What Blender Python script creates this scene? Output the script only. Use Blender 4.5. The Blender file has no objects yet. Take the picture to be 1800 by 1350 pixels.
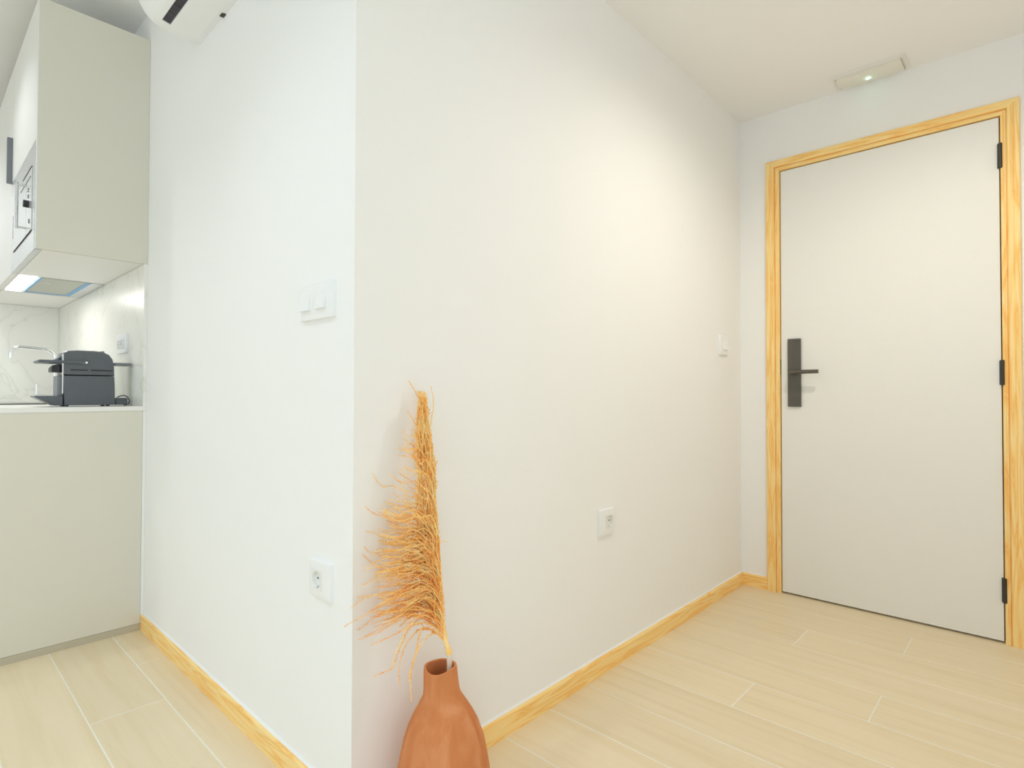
import bpy, math, random
from mathutils import Vector, Matrix
S = bpy.context.scene
COL = S.collection
PI = math.pi

# ------------------------------------------------------------------ camera, world, lights, exposure
CAM = Vector((-0.6776, -1.1055, 0.9566)); YAW, PITCH, ROLL, FPX = 0.7491, 0.0153, 0.0021, 997.68
FW = Vector((math.cos(YAW)*math.cos(PITCH), math.sin(YAW)*math.cos(PITCH), math.sin(PITCH)))
R0 = Vector((math.sin(YAW), -math.cos(YAW), 0)); U0 = R0.cross(FW)
RT = R0*math.cos(ROLL) + U0*math.sin(ROLL); UP = U0*math.cos(ROLL) - R0*math.sin(ROLL)
cd = bpy.data.cameras.new('camera'); cam = bpy.data.objects.new('camera', cd); COL.objects.link(cam)
cd.sensor_width = 36; cd.lens = 36*FPX/1800; cd.clip_start = .02
M = Matrix((RT, UP, -FW)).transposed().to_4x4(); M.translation = CAM; cam.matrix_world = M
S.camera = cam

w = bpy.data.worlds.new('daylight'); S.world = w; w.use_nodes = True
bg = w.node_tree.nodes['Background']; bg.inputs[0].default_value = (.80, .91, 1, 1); bg.inputs[1].default_value = 1.0
S.view_settings.view_transform = 'Standard'; S.view_settings.look = 'None'
S.view_settings.exposure = 0.2; S.view_settings.gamma = 1; S.view_settings.use_curve_mapping = False

def area(name, loc, rot, sx, sy, power, color):
    d = bpy.data.lights.new(name, 'AREA'); d.shape = 'RECTANGLE'; d.size = sx; d.size_y = sy
    d.energy = power; d.color = color
    o = bpy.data.objects.new(name, d); COL.objects.link(o); o.location = loc; o.rotation_euler = rot
    return o
XW, YS, YN, H1, H2 = -3.4, -2.6, 3.40, 2.3295, 2.5282       # room limits and the two ceiling heights
LX, YH = 2.2114, -1.50                                       # door wall, far side of the hall
UPT = math.radians(34)                                        # daylight lamps tilted up, added to brighten the ceiling
area('window_daylight', (XW-.45, -.4, 1.05), (0, -PI/2-UPT, 0), 2.3, 3.5, 14, (.80, .925, 1))
area('added_back_daylight', (-1.75, YS-.45, 1.05), (PI/2+UPT, 0, 0), 2.9, 2.3, 17, (.82, .93, 1))  # lamp of an unseen second window, added to even out the walls
S.cycles.max_bounces = 10; S.cycles.diffuse_bounces = 7; S.cycles.adaptive_threshold = .05; S.cycles.adaptive_min_samples = 12
HALL_W, HALL_C = 27, (1, .93, .79)
ROOM_W, ROOM_C = 18, (.90, .955, 1)

# ------------------------------------------------------------------ helpers
ORG = {}
class MB:
    def __init__(s): s.v = []; s.f = []
    def add(s, vs, fs):
        n = len(s.v); s.v += [tuple(v) for v in vs]; s.f += [tuple(i+n for i in f) for f in fs]; return s
    def box(s, x0, x1, y0, y1, z0, z1):
        x0, x1 = sorted((x0, x1)); y0, y1 = sorted((y0, y1)); z0, z1 = sorted((z0, z1))
        return s.add([(x0,y0,z0),(x1,y0,z0),(x1,y1,z0),(x0,y1,z0),(x0,y0,z1),(x1,y0,z1),(x1,y1,z1),(x0,y1,z1)],
                     [(0,3,2,1),(4,5,6,7),(0,1,5,4),(1,2,6,5),(2,3,7,6),(3,0,4,7)])
    def prism(s, pts, axis, a, b):
        """closed outline pts in the two other axes (x,y,z order), pushed from a to b along axis"""
        def mk(p, t):
            l = list(p); l.insert(axis, t); return tuple(l)
        n = len(pts); vs = [mk(p, a) for p in pts] + [mk(p, b) for p in pts]
        fs = [tuple(range(n)), tuple(range(2*n-1, n-1, -1))] + [(i, i+n, (i+1) % n+n, (i+1) % n) for i in range(n)]
        return s.add(vs, fs)
    def rings(s, rings, cap0=True, cap1=True):
        n = len(rings[0]); vs = [p for r in rings for p in r]; fs = []
        for k in range(len(rings)-1):
            for i in range(n):
                j = (i+1) % n; fs.append((k*n+i, k*n+j, (k+1)*n+j, (k+1)*n+i))
        if cap0: fs.append(tuple(range(n-1, -1, -1)))
        if cap1: m = (len(rings)-1)*n; fs.append(tuple(range(m, m+n)))
        return s.add(vs, fs)
    def tube(s, pts, rad, n=12, cap=True):
        pts = [Vector(p) for p in pts]; rr = rad if isinstance(rad, (list, tuple)) else [rad]*len(pts)
        t0 = (pts[1]-pts[0]).normalized()
        a = t0.orthogonal().normalized(); R = []
        for i, p in enumerate(pts):
            t = (pts[min(i+1, len(pts)-1)]-pts[max(i-1, 0)]).normalized()
            a = (a - t*a.dot(t)).normalized(); b = t.cross(a)
            R.append([p + (a*math.cos(q) + b*math.sin(q))*rr[i] for q in [2*PI*k/n for k in range(n)]])
        return s.rings(R, cap, cap)
    def build(s, name, mat, parent=None, smooth=False, bevel=0, seg=2, loc=None, fix=True):
        o0 = ORG[parent.name] if parent else Vector(loc or (0, 0, 0))
        me = bpy.data.meshes.new(name); me.from_pydata([Vector(v)-o0 for v in s.v], [], s.f)
        if fix:
            import bmesh
            bm = bmesh.new(); bm.from_mesh(me); bmesh.ops.recalc_face_normals(bm, faces=bm.faces); bm.to_mesh(me); bm.free()
        me.materials.append(mat)
        if smooth:
            me.polygons.foreach_set('use_smooth', [True]*len(me.polygons))
            try: me.set_sharp_from_angle(angle=math.radians(40))
            except Exception: pass
        o = bpy.data.objects.new(name, me); COL.objects.link(o)
        if parent: o.parent = parent
        else: o.location = o0
        ORG[o.name] = o0
        if bevel:
            m = o.modifiers.new('bevel', 'BEVEL'); m.width = bevel; m.segments = seg; m.limit_method = 'ANGLE'
            m.harden_normals = False
        return o
def tag(o, label=None, cat=None, group=None, kind=None):
    if label: o['label'] = label
    if cat: o['category'] = cat
    if group: o['group'] = group
    if kind: o['kind'] = kind
    return o
def thing(name, label, cat, loc, group=None, kind=None):
    o = bpy.data.objects.new(name, None); o.empty_display_size = .05; COL.objects.link(o); o.location = loc
    ORG[o.name] = Vector(loc); return tag(o, label, cat, group, kind)
def B(*a): return MB().box(*a)

def lin(r, g, b):
    f = lambda c: c/12.92 if c <= .04045 else ((c+.055)/1.055)**2.4
    return (f(r/255), f(g/255), f(b/255), 1)
def mat(name, col, rough=.5, metal=0, spec=.5, bump=0, bscale=200, coat=0):
    m = bpy.data.materials.new(name); m.use_nodes = True; nt = m.node_tree; p = nt.nodes['Principled BSDF']
    p.inputs['Base Color'].default_value = col; p.inputs['Roughness'].default_value = rough
    p.inputs['Metallic'].default_value = metal; p.inputs['Specular IOR Level'].default_value = spec
    p.inputs['Coat Weight'].default_value = coat
    tc = nt.nodes.new('ShaderNodeTexCoord'); n = nt.nodes.new('ShaderNodeTexNoise'); n.inputs['Scale'].default_value = bscale
    nt.links.new(tc.outputs['Object'], n.inputs['Vector'])
    if bump:
        b = nt.nodes.new('ShaderNodeBump'); b.inputs['Strength'].default_value = bump; b.inputs['Distance'].default_value = .002
        nt.links.new(n.outputs['Fac'], b.inputs['Height']); nt.links.new(b.outputs[0], p.inputs['Normal'])
    else:   # faint roughness variation keeps flat surfaces from looking synthetic
        mr = nt.nodes.new('ShaderNodeMapRange'); mr.inputs['To Min'].default_value = max(0, rough-.03); mr.inputs['To Max'].default_value = min(1, rough+.03)
        nt.links.new(n.outputs['Fac'], mr.inputs['Value']); nt.links.new(mr.outputs[0], p.inputs['Roughness'])
    return m
def ramp(nt, stops):
    r = nt.nodes.new('ShaderNodeValToRGB'); e = r.color_ramp.elements
    while len(e) < len(stops): e.new(.5)
    for k, (q, c) in enumerate(stops): e[k].position = q; e[k].color = c
    return r
def pine(name, axis, wide):
    """pine board, grain along axis (0 x, 1 y, 2 z)"""
    m = mat(name, (1, 1, 1, 1), .45, spec=.35); nt = m.node_tree; p = nt.nodes['Principled BSDF']
    tc = nt.nodes.new('ShaderNodeTexCoord'); mp = nt.nodes.new('ShaderNodeMapping')
    sc = [wide]*3; sc[axis] = wide*.075; mp.inputs['Scale'].default_value = sc
    nt.links.new(tc.outputs['Object'], mp.inputs['Vector'])
    n = nt.nodes.new('ShaderNodeTexNoise'); n.inputs['Scale'].default_value = 1; n.inputs['Detail'].default_value = 2; n.inputs['Distortion'].default_value = .35
    nt.links.new(mp.outputs[0], n.inputs['Vector'])
    mu = nt.nodes.new('ShaderNodeMath'); mu.operation = 'MULTIPLY'; mu.inputs[1].default_value = 6.5
    fr = nt.nodes.new('ShaderNodeMath'); fr.operation = 'PINGPONG'; fr.inputs[1].default_value = .5
    nt.links.new(n.outputs['Fac'], mu.inputs[0]); nt.links.new(mu.outputs[0], fr.inputs[0])
    A, Bc, C = lin(255, 226, 160), lin(255, 216, 140), lin(250, 196, 112)
    r = ramp(nt, [(0, A), (.28, Bc), (.46, C), (.5, Bc)]); nt.links.new(fr.outputs[0], r.inputs[0])
    f2 = nt.nodes.new('ShaderNodeTexNoise'); mp2 = nt.nodes.new('ShaderNodeMapping')
    sc = [420]*3; sc[axis] = 8; mp2.inputs['Scale'].default_value = sc; f2.inputs['Scale'].default_value = 1
    nt.links.new(tc.outputs['Object'], mp2.inputs['Vector']); nt.links.new(mp2.outputs[0], f2.inputs['Vector'])
    mx = nt.nodes.new('ShaderNodeMix'); mx.data_type = 'RGBA'; mx.blend_type = 'MULTIPLY'; mx.inputs[0].default_value = .14
    r2 = ramp(nt, [(.35, (.7, .6, .5, 1)), (.6, (1, 1, 1, 1))]); nt.links.new(f2.outputs['Fac'], r2.inputs[0])
    nt.links.new(r.outputs[0], mx.inputs[6]); nt.links.new(r2.outputs[0], mx.inputs[7]); nt.links.new(mx.outputs[2], p.inputs['Base Color'])
    return m

WALL = mat('wall_paint', (.90, .897, .90, 1), .75, spec=.25, bump=.05, bscale=260)
CEIL = mat('ceiling_paint', (.90, .897, .895, 1), .85, spec=.2, bump=.04, bscale=260)
DOORM = mat('door_lacquer', (.835, .83, .81, 1), .45, spec=.35, bump=.02, bscale=500)
PLAST = mat('white_plastic', (.88, .885, .90, 1), .30)
PLAST2 = mat('white_plastic_matt', (.84, .84, .825, 1), .45)
GREY_SLOT = mat('socket_grey', (.70, .70, .67, 1), .5)
LAM = mat('beige_laminate', (.71, .68, .595, 1), .42, spec=.4)
LAM_LIT = mat('beige_laminate_lit', (.82, .815, .79, 1), .4, spec=.5)  # same laminate made lighter, daylight on the fronts put into the colour
UNDER = mat('cabinet_underside', (.90, .895, .875, 1), .5)
CAULK = mat('white_caulk', (.86, .86, .85, 1), .6)
DARK = mat('dark_bronze', lin(92, 88, 80), .38, metal=.25)
HING = mat('black_hinge', lin(60, 56, 50), .42, metal=.2)
STEEL = mat('brushed_steel', (.72, .73, .74, 1), .28, metal=.9)
CHROME = mat('chrome', (.86, .88, .90, 1), .08, metal=1)
GLASSB = mat('oven_glass', (.56, .57, .58, 1), .10, spec=.8)
BLACKP = mat('black_plastic', lin(92, 96, 102), .33)
BLACKD = mat('deep_black_plastic', lin(40, 40, 44), .4)
GREYP = mat('grey_machine_plastic', lin(122, 126, 132), .35)
BLUE = mat('blue_film', lin(112, 176, 226), .4)
FILTER = mat('hood_filter', lin(206, 208, 200), .4, metal=.2)
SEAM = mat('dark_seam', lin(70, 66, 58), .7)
PINE_X, PINE_Y, PINE_Z = pine('pine_along_x', 0, 26), pine('pine_along_y', 1, 26), pine('pine_along_z', 2, 24)
GROUT = mat('grout', (.84, .83, .765, 1), .8)
def emit(name, col, e):
    m = mat(name, col, .4); p = m.node_tree.nodes['Principled BSDF']
    p.inputs['Emission Color'].default_value = col; p.inputs['Emission Strength'].default_value = e; return m
def thin_glass(name, tint, refl):
    m = bpy.data.materials.new(name); m.use_nodes = True; nt = m.node_tree; nt.nodes.clear()
    out = nt.nodes.new('ShaderNodeOutputMaterial'); mx = nt.nodes.new('ShaderNodeMixShader'); t = nt.nodes.new('ShaderNodeBsdfTransparent')
    g = nt.nodes.new('ShaderNodeBsdfGlossy'); g.inputs['Roughness'].default_value = .05; t.inputs[0].default_value = tint
    mx.inputs[0].default_value = refl
    nt.links.new(t.outputs[0], mx.inputs[1]); nt.links.new(g.outputs[0], mx.inputs[2]); nt.links.new(mx.outputs[0], out.inputs[0])
    return m
# wood-look porcelain plank: faint grain along y, hue drifting from plank to plank
def plank_mat():
    m = mat('plank_porcelain', (1, 1, 1, 1), .42, spec=.4); nt = m.node_tree; p = nt.nodes['Principled BSDF']
    tc = nt.nodes.new('ShaderNodeTexCoord'); oi = nt.nodes.new('ShaderNodeObjectInfo')
    ad = nt.nodes.new('ShaderNodeVectorMath'); ad.operation = 'ADD'
    sc = nt.nodes.new('ShaderNodeMath'); sc.operation = 'MULTIPLY'; sc.inputs[1].default_value = 37
    nt.links.new(oi.outputs['Random'], sc.inputs[0]); nt.links.new(tc.outputs['Object'], ad.inputs[0]); nt.links.new(sc.outputs[0], ad.inputs[1])
    mp = nt.nodes.new('ShaderNodeMapping'); mp.inputs['Scale'].default_value = (22, 1.1, 1); nt.links.new(ad.outputs[0], mp.inputs['Vector'])
    n = nt.nodes.new('ShaderNodeTexNoise'); n.inputs['Scale'].default_value = 1; n.inputs['Detail'].default_value = 5; n.inputs['Roughness'].default_value = .6; n.inputs['Distortion'].default_value = .8
    nt.links.new(mp.outputs[0], n.inputs['Vector'])
    r = ramp(nt, [(.3, (.76, .63, .42, 1)), (.5, (.80, .68, .48, 1)), (.72, (.82, .705, .515, 1))]); nt.links.new(n.outputs['Fac'], r.inputs[0])
    hs = nt.nodes.new('ShaderNodeHueSaturation'); mr = nt.nodes.new('ShaderNodeMapRange'); mr.inputs['To Min'].default_value = .97; mr.inputs['To Max'].default_value = 1.03
    nt.links.new(oi.outputs['Random'], mr.inputs['Value']); nt.links.new(mr.outputs[0], hs.inputs['Value']); nt.links.new(r.outputs[0], hs.inputs['Color'])
    nt.links.new(hs.outputs[0], p.inputs['Base Color'])
    return m
PLANK = plank_mat()
def marble_mat():
    m = mat('white_marble', (1, 1, 1, 1), .30, spec=.5); nt = m.node_tree; p = nt.nodes['Principled BSDF']
    tc = nt.nodes.new('ShaderNodeTexCoord'); n = nt.nodes.new('ShaderNodeTexNoise'); n.inputs['Scale'].default_value = 2.6; n.inputs['Detail'].default_value = 4; n.inputs['Distortion'].default_value = 1.2
    nt.links.new(tc.outputs['Object'], n.inputs['Vector'])
    a = nt.nodes.new('ShaderNodeMath'); a.operation = 'SUBTRACT'; a.inputs[1].default_value = .5; b = nt.nodes.new('ShaderNodeMath'); b.operation = 'ABSOLUTE'
    nt.links.new(n.outputs['Fac'], a.inputs[0]); nt.links.new(a.outputs[0], b.inputs[0])
    r = ramp(nt, [(0, (.74, .73, .67, 1)), (.008, (.83, .825, .785, 1)), (.05, (.85, .845, .80, 1)), (.2, (.865, .86, .82, 1))]); nt.links.new(b.outputs[0], r.inputs[0])
    nt.links.new(r.outputs[0], p.inputs['Base Color']); return m
MARBLE = marble_mat()
WORKT = mat('white_worktop', (.84, .83, .79, 1), .25)

# ------------------------------------------------------------------ the setting
def struct(o, label=None): return tag(o, label, kind='structure')
# floor: grout bed and individual planks running along y, joints where the photo shows them
fl = struct(B(XW-.1, LX+.25, YS-.1, YN+.1, -.08, -.0007).build('floor', GROUT), 'pale wood-look porcelain plank floor with light grout')
PITCHW, X00, PL = .194, -.105, 1.2
rnd = random.Random(5)
known = {-2: .50, -1: .903, 0: 1.219, 6: -.407, 7: -.73, 9: -.41, 10: -.73}
mesh_cache = {}
k0 = int(math.floor((XW-X00)/PITCHW)); k1 = int(math.ceil((LX+.05-X00)/PITCHW))
for k in range(k0, k1):
    x0, x1 = X00+k*PITCHW, X00+(k+1)*PITCHW
    jy = known.get(k, (.33+.44*(k % 3)) % PL + (.05 if k == 8 else 0))
    if k in (2, 3, 4, 5, 8): jy = (.07, .03, -.95)[k % 3] if k != 8 else .03
    y = jy; 
    while y > (YS if x0 < 0 else YH): y -= PL
    yend = YN if x1 <= .1 else .05
    while y < yend:
        a, b = max(y, YS if x0 < -.01 else YH-.02), min(y+PL, yend); y += PL
        if b-a < .05: continue
        key = round(b-a, 3)
        if key not in mesh_cache:
            g = .0016; o = B(g, PITCHW-g, g, key-g, -.006, 0).build('plank', PLANK, fl, bevel=.0008, seg=1); mesh_cache[key] = o
        else:
            o = mesh_cache[key].copy(); COL.objects.link(o)
        o.parent = fl; o.location = (max(x0, XW), a, 0)

# walls
wl = struct(MB().prism([(0, 0), (0, YN+.1), (.1, YN+.1), (.1, .1)], 2, 0, H2).build('wall_left', WALL), 'white plaster wall with a double switch beside the kitchen')
wr = struct(MB().prism([(0, 0), (.1, .1), (LX+.2, .1), (LX+.2, 0)], 2, 0, H2).build('wall_right', WALL), 'white plaster wall of the hall behind the terracotta vase')
OY0, OY1, OZ = -.172, -1.018, 2.05
wd = struct(B(LX, LX+.2, 0, OY0, 0, H1+.02).box(LX, LX+.2, OY1, YH, 0, H1+.02).box(LX, LX+.2, OY0, OY1, OZ, H1+.02).build('wall_door', WALL), 'white wall around the entrance door')
struct(B(.1, LX+.2, YH, YH-.1, 0, H1).build('wall_hall', WALL))
struct(B(0, .1, YH, YS-.1, 0, H2).build('wall_corner', WALL))
struct(B(XW-.1, -3.2, YS, YS-.1, 0, H2).box(-.3, 0, YS, YS-.1, 0, H2).box(-3.2, -.3, YS, YS-.1, 2.35, H2).build('wall_back', WALL))
struct(B(XW-.1, 0, YN, YN+.1, 0, H2).build('wall_far', WALL))
WY0, WY1, WZ1 = -2.2, 1.4, 2.35
struct(B(XW, XW-.1, YS, WY0, 0, H2).box(XW, XW-.1, WY1, YN, 0, H2).box(XW, XW-.1, WY0, WY1, WZ1, H2).build('wall_window', WALL))
win = thing('window_1', None, None, (XW-.05, -.4, 0), kind='structure')
wf = MB()
for yy in (WY0, (WY0+WY1)/2-.03, WY1-.06): wf.box(XW-.08, XW-.02, yy, yy+.06, 0, WZ1)
wf.box(XW-.08, XW-.02, WY0, WY1, 0, .06).box(XW-.08, XW-.02, WY0, WY1, WZ1-.06, WZ1)
wf.build('window_frame', PLAST2, win)
GL = thin_glass('window_glass', (.97, .99, .98, 1), .05)
for yy in (WY0+.06, (WY0+WY1)/2+.03): B(XW-.053, XW-.047, yy, yy+1.71, .06, WZ1-.06).build('pane', GL, win)
win = thing('added_window_2', None, None, (-1.75, YS-.05, 0), kind='structure')  # unseen window, added for the light it gives the hall wall
wf = MB()
for xx in (-3.2, -1.78, -.36): wf.box(xx, xx+.06, YS-.08, YS-.02, 0, 2.35)
wf.box(-3.2, -.3, YS-.08, YS-.02, 0, .06).box(-3.2, -.3, YS-.08, YS-.02, 2.29, 2.35)
wf.build('window_frame', PLAST2, win)
for xx in (-3.14, -1.72): B(xx, xx+1.36, YS-.053, YS-.047, .06, 2.29).build('pane', GL, win)
struct(B(XW-.1, .1, YS-.1, YN+.1, H2, H2+.1).build('ceiling', CEIL), 'white ceiling over the kitchen')
struct(B(0, LX+.2, YH-.1, 0, H1, H2+.1).build('ceiling_hall', CEIL), 'lower white ceiling of the entrance hall')

# baseboards with a rounded top edge and a bead of caulk above
BH, BT = .0614, .012
def base_profile(): return [(0, 0), (BT, 0), (BT, BH-.007), (BT-.003, BH-.002), (BT-.007, BH), (0, BH)]
b = struct(MB().prism([(-d, z) for d, z in base_profile()], 1, -BT, 1.552).build('baseboard_left', PINE_Y), 'pine baseboard along the white wall below the double switch')
MB().prism([(0, BH), (-.006, BH), (0, BH+.004)], 1, -.004, 1.552).build('caulk_bead', CAULK, b)
b = struct(MB().prism([(-d, z) for d, z in base_profile()], 0, 0, LX).build('baseboard_right', PINE_X), 'pine baseboard along the hall wall behind the vase')
MB().prism([(0, BH), (-.006, BH), (0, BH+.004)], 0, 0, LX).build('caulk_bead', CAULK, b)
b = struct(MB().prism([(LX-d, z) for d, z in base_profile()], 1, -BT, -.1298).build('baseboard_door', PINE_Y), 'short pine baseboard between the corner and the door casing')
MB().prism([(LX, BH), (LX-.006, BH), (LX, BH+.004)], 1, -.006, -.1298).build('caulk_bead', CAULK, b)
b = struct(B(-BT, 0, YH, YS, 0, BH).build('baseboard_corner', PINE_Y))
b = struct(B(.1, LX, YH, YH+BT, 0, BH).build('baseboard_hall', PINE_X))

# ------------------------------------------------------------------ entrance door
dr = thing('door_1', 'flush off-white entrance door in a pine casing with black hardware', None, (LX, -.595, 0), kind='structure')
DY0, DY1, DZ = -.1935, -.998, 2.030
leaf = B(LX-.002, LX+.038, DY0, DY1, .008, DZ).build('door_leaf', DOORM, dr, bevel=.0012)
CO0, CO1, COZ = -.1275, -1.0585, 2.0864      # casing outer limits
CI0, CI1, CIZ = -.1900, -1.0015, 2.0335      # casing inner limits
# casing profile: (fraction from outer to inner edge, thickness off the wall)
PR = [(0, 0), (0, .0130), (.03, .0155), (.08, .0165), (.30, .0165), (.33, .0150), (.36, .0165), (.60, .0165), (.64, .0150), (.655, .0080), (.70, .0070), (.715, .0120), (.75, .0128), (.80, .0128), (.82, .0110), (.84, .0120), (.955, .0120), (1, .0085), (1, -.02)]
def casing(name, a_out, a_in, b_out, b_in, m):
    """a: first end, b: second end; each (y,z) at outer/inner edge, mitred"""
    r0 = []; r1 = []
    for t, d in PR:
        r0.append((LX-d, a_out[0]+(a_in[0]-a_out[0])*t, a_out[1]+(a_in[1]-a_out[1])*t))
        r1.append((LX-d, b_out[0]+(b_in[0]-b_out[0])*t, b_out[1]+(b_in[1]-b_out[1])*t))
    return MB().rings([r0, r1]).build(name, m, dr)
casing('casing_jamb', (CO0, 0), (CI0, 0), (CO0, COZ), (CI0, CIZ), PINE_Z)
casing('casing_jamb', (CO1, 0), (CI1, 0), (CO1, COZ), (CI1, CIZ), PINE_Z)
casing('casing_head', (CO0, COZ), (CI0, CIZ), (CO1, COZ), (CI1, CIZ), PINE_Y)
B(LX+.0385, LX+.07, CI0+.03, CI0-.02, 0, CIZ+.02).box(LX+.0385, LX+.07, CI1-.03, CI1+.02, 0, CIZ+.02).box(LX+.0385, LX+.07, CI0+.03, CI1-.03, CIZ-.02, CIZ+.03).box(LX+.0385, LX+.07, CI0+.02, CI1-.02, -.001, .02).build('door_stop', SEAM, dr)  # stop coloured dark, shade of the door gap put in
B(LX-.001, LX+.002, CI0+.0006, CI0-.0022, 1.046, 1.120).build('strike_plate', HING, dr)
for z0, z1 in ((1.829, 1.924), (.991, 1.085), (.158, .251)):
    h = MB().tube([(LX-.010, -1.0012, z0), (LX-.010, -1.0012, z1)], .0072, 14).box(LX-.006, LX-.0022, -1.010, -.992, z0+.001, z1-.001).build('hinge', HING, dr, smooth=True)
    for zz in (z0, z1): MB().tube([(LX-.010, -1.0012, zz-.0015), (LX-.010, -1.0012, zz+.0015)], .0050, 12).build('hinge_pin', DARK, h, smooth=True)
hp = B(LX-.014, LX-.002, -.2255, -.2835, .893, 1.215).build('handle_plate', DARK, dr, bevel=.0025, seg=3)
zl = 1.0555
lev = [(LX-.014, -.2495, zl), (LX-.048, -.2495, zl), (LX-.057, -.2520, zl), (LX-.0615, -.2590, zl), (LX-.062, -.275, zl), (LX-.062, -.371, zl+.001)]
MB().tube(lev, [.0105, .0105, .0105, .0105, .0098, .0088], 16).build('lever', DARK, hp, smooth=True)
MB().tube([(LX-.013, -.2495, zl), (LX-.019, -.2495, zl)], .015, 20).build('rose', DARK, hp, smooth=True)
MB().tube([(LX-.0600, -.3705, zl+.001), (LX-.0600, -.3712, zl+.001)], .0035, 12).build('lever_end', STEEL, hp, smooth=True)

# ------------------------------------------------------------------ wall plates
def rect_loop(cu, cv, hu, hv, r=.003):
    """rounded rectangle in (u,v)"""
    out = []
    for sx, sy, a0 in ((1, 1, 0), (-1, 1, PI/2), (-1, -1, PI), (1, -1, 3*PI/2)):
        for q in range(3):
            a = a0 + q*PI/4; out.append((cu+sx*(hu-r)+r*math.cos(a), cv+sy*(hv-r)+r*math.sin(a)))
    return out
class OnWall:
    """u along the wall, v up, d out of the wall"""
    def __init__(s, wall, u0): s.w = wall; s.u0 = u0
    def __call__(s, u, v, d):
        if s.w == 'left': return (-d, s.u0+u, v)
        if s.w == 'right': return (s.u0+u, -d, v)
        if s.w == 'marble': return (-.012-d, s.u0+u, v)
def plate(W, cv, hu, hv, parent, d=.0095):
    R = [[W(u, v, q) for u, v in rect_loop(0, cv, hu-ins, hv-ins)] for q, ins in ((0, 0), (d-.002, .0004), (d-.0004, .0012), (d, .0028))]
    return MB().rings(R, True, True).build('plate', PLAST, parent, smooth=True)
def frame32(cu, cv, hu, hv):
    """32 points round a rectangle, corners included"""
    out = []
    for (ax, ay), (bx, by) in (((1, -1), (1, 1)), ((1, 1), (-1, 1)), ((-1, 1), (-1, -1)), ((-1, -1), (1, -1))):
        out += [(cu+hu*(ax+(bx-ax)*k/8), cv+hv*(ay+(by-ay)*k/8)) for k in range(8)]
    return out
def plate_open(W, cv, hu, hv, parent, cu, cs, hs, d=.0095):
    R = [[W(u, v, q) for u, v in frame32(0, cv, hu-i_, hv-i_)] for q, i_ in ((0, 0), (d-.002, .0004), (d-.0004, .0012), (d, .0028))]
    R += [[W(u, v, q) for u, v in frame32(cu, cs, hs, hs)] for q in (d, .0005)]
    return MB().rings(R, True, True).build('plate', PLAST, parent, smooth=True)
def socket_insert(W, cu, cv, parent, hs=.0225, rr=.0195, d=.0095, deep=.0085):
    sq = lambda h: frame32(cu, cv, h, h)
    def ci(r):
        out = []
        for u, v in sq(1):
            a = math.atan2(v-cv, u-cu); out.append((cu+r*math.cos(a), cv+r*math.sin(a)))
        return out
    R = [[W(u, v, q) for u, v in loop] for loop, q in ((sq(hs), d-min(deep, .006)), (sq(hs), d+.0012), (sq(hs-.0006), d+.0018), (ci(rr+.0010), d+.0018), (ci(rr), d+.0010), (ci(rr-.0008), d-deep))]
    ins = MB().rings(R, False, True).build('socket_insert', PLAST2, parent, smooth=True)
    for sg in (-1, 1): MB().rings([[W(cu+sg*.0095+.0026*math.cos(2*PI*k/12), cv+.0026*math.sin(2*PI*k/12), d-deep+q) for k in range(12)] for q in (.0001, .0005)]).build('pin_hole', SEAM, ins)
    for sg in (-1, 1):
        a, b_ = d-deep+.0001, d-.0005
        pts = [W(cu+x, cv+sg*(rr-y), a) for x, y in ((-.0025, .0035), (.0025, .0035), (.0025, .0012), (-.0025, .0012))]
        pt2 = [W(cu+x, cv+sg*(rr-y), b_) for x, y in ((-.0025, .0030), (.0025, .0030), (.0025, .0012), (-.0025, .0012))]
        MB().rings([pts, pt2]).build('earth_clip', STEEL, ins)
def rocker(W, cu, cv, parent, hu=.0225, hv=.0225, d=.0095, top=.001, bot=.0075):
    loop = [(cu-hu, cv-hv), (cu+hu, cv-hv), (cu+hu, cv+hv), (cu-hu, cv+hv)]
    R = [[W(u, v, d-.001) for u, v in loop], [W(u, v, d+(bot if v < cv else top)) for u, v in [(cu-hu+.0006, cv-hv+.0006), (cu+hu-.0006, cv-hv+.0006), (cu+hu-.0006, cv+hv-.0006), (cu-hu+.0006, cv+hv-.0006)]]]
    return MB().rings(R).build('rocker', PLAST, parent, bevel=.0008)
t = thing('light_switch', 'white double rocker light switch on the wall by the corner', 'switch', (0, .1535, 1.13))
W = OnWall('left', .1535); plate(W, 1.1735, .0785, .0435, t)
rocker(W, -.0265, 1.175, t); rocker(W, .0485, 1.175, t)
t = thing('wall_outlet', 'white round socket low on the wall left of the dried plume', 'outlet', (0, .1275, .478))
W = OnWall('left', .1275); plate_open(W, .5195, .0490, .0425, t, .012, .5175, .0227); socket_insert(W, .012, .5175, t)
t = thing('wall_outlet', 'white round socket on the hall wall between vase and door', 'outlet', (.9865, 0, .4665))
W = OnWall('right', .9865); plate_open(W, .5115, .0455, .0445, t, .013, .5125, .0227); socket_insert(W, .013, .5125, t)
t = thing('light_switch', 'single white rocker switch on the hall wall beside the entrance door', 'switch', (1.9855, 0, 1.139))
W = OnWall('right', 1.9855); plate(W, 1.184, .0450, .0460, t); rocker(W, .012, 1.186, t)

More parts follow.
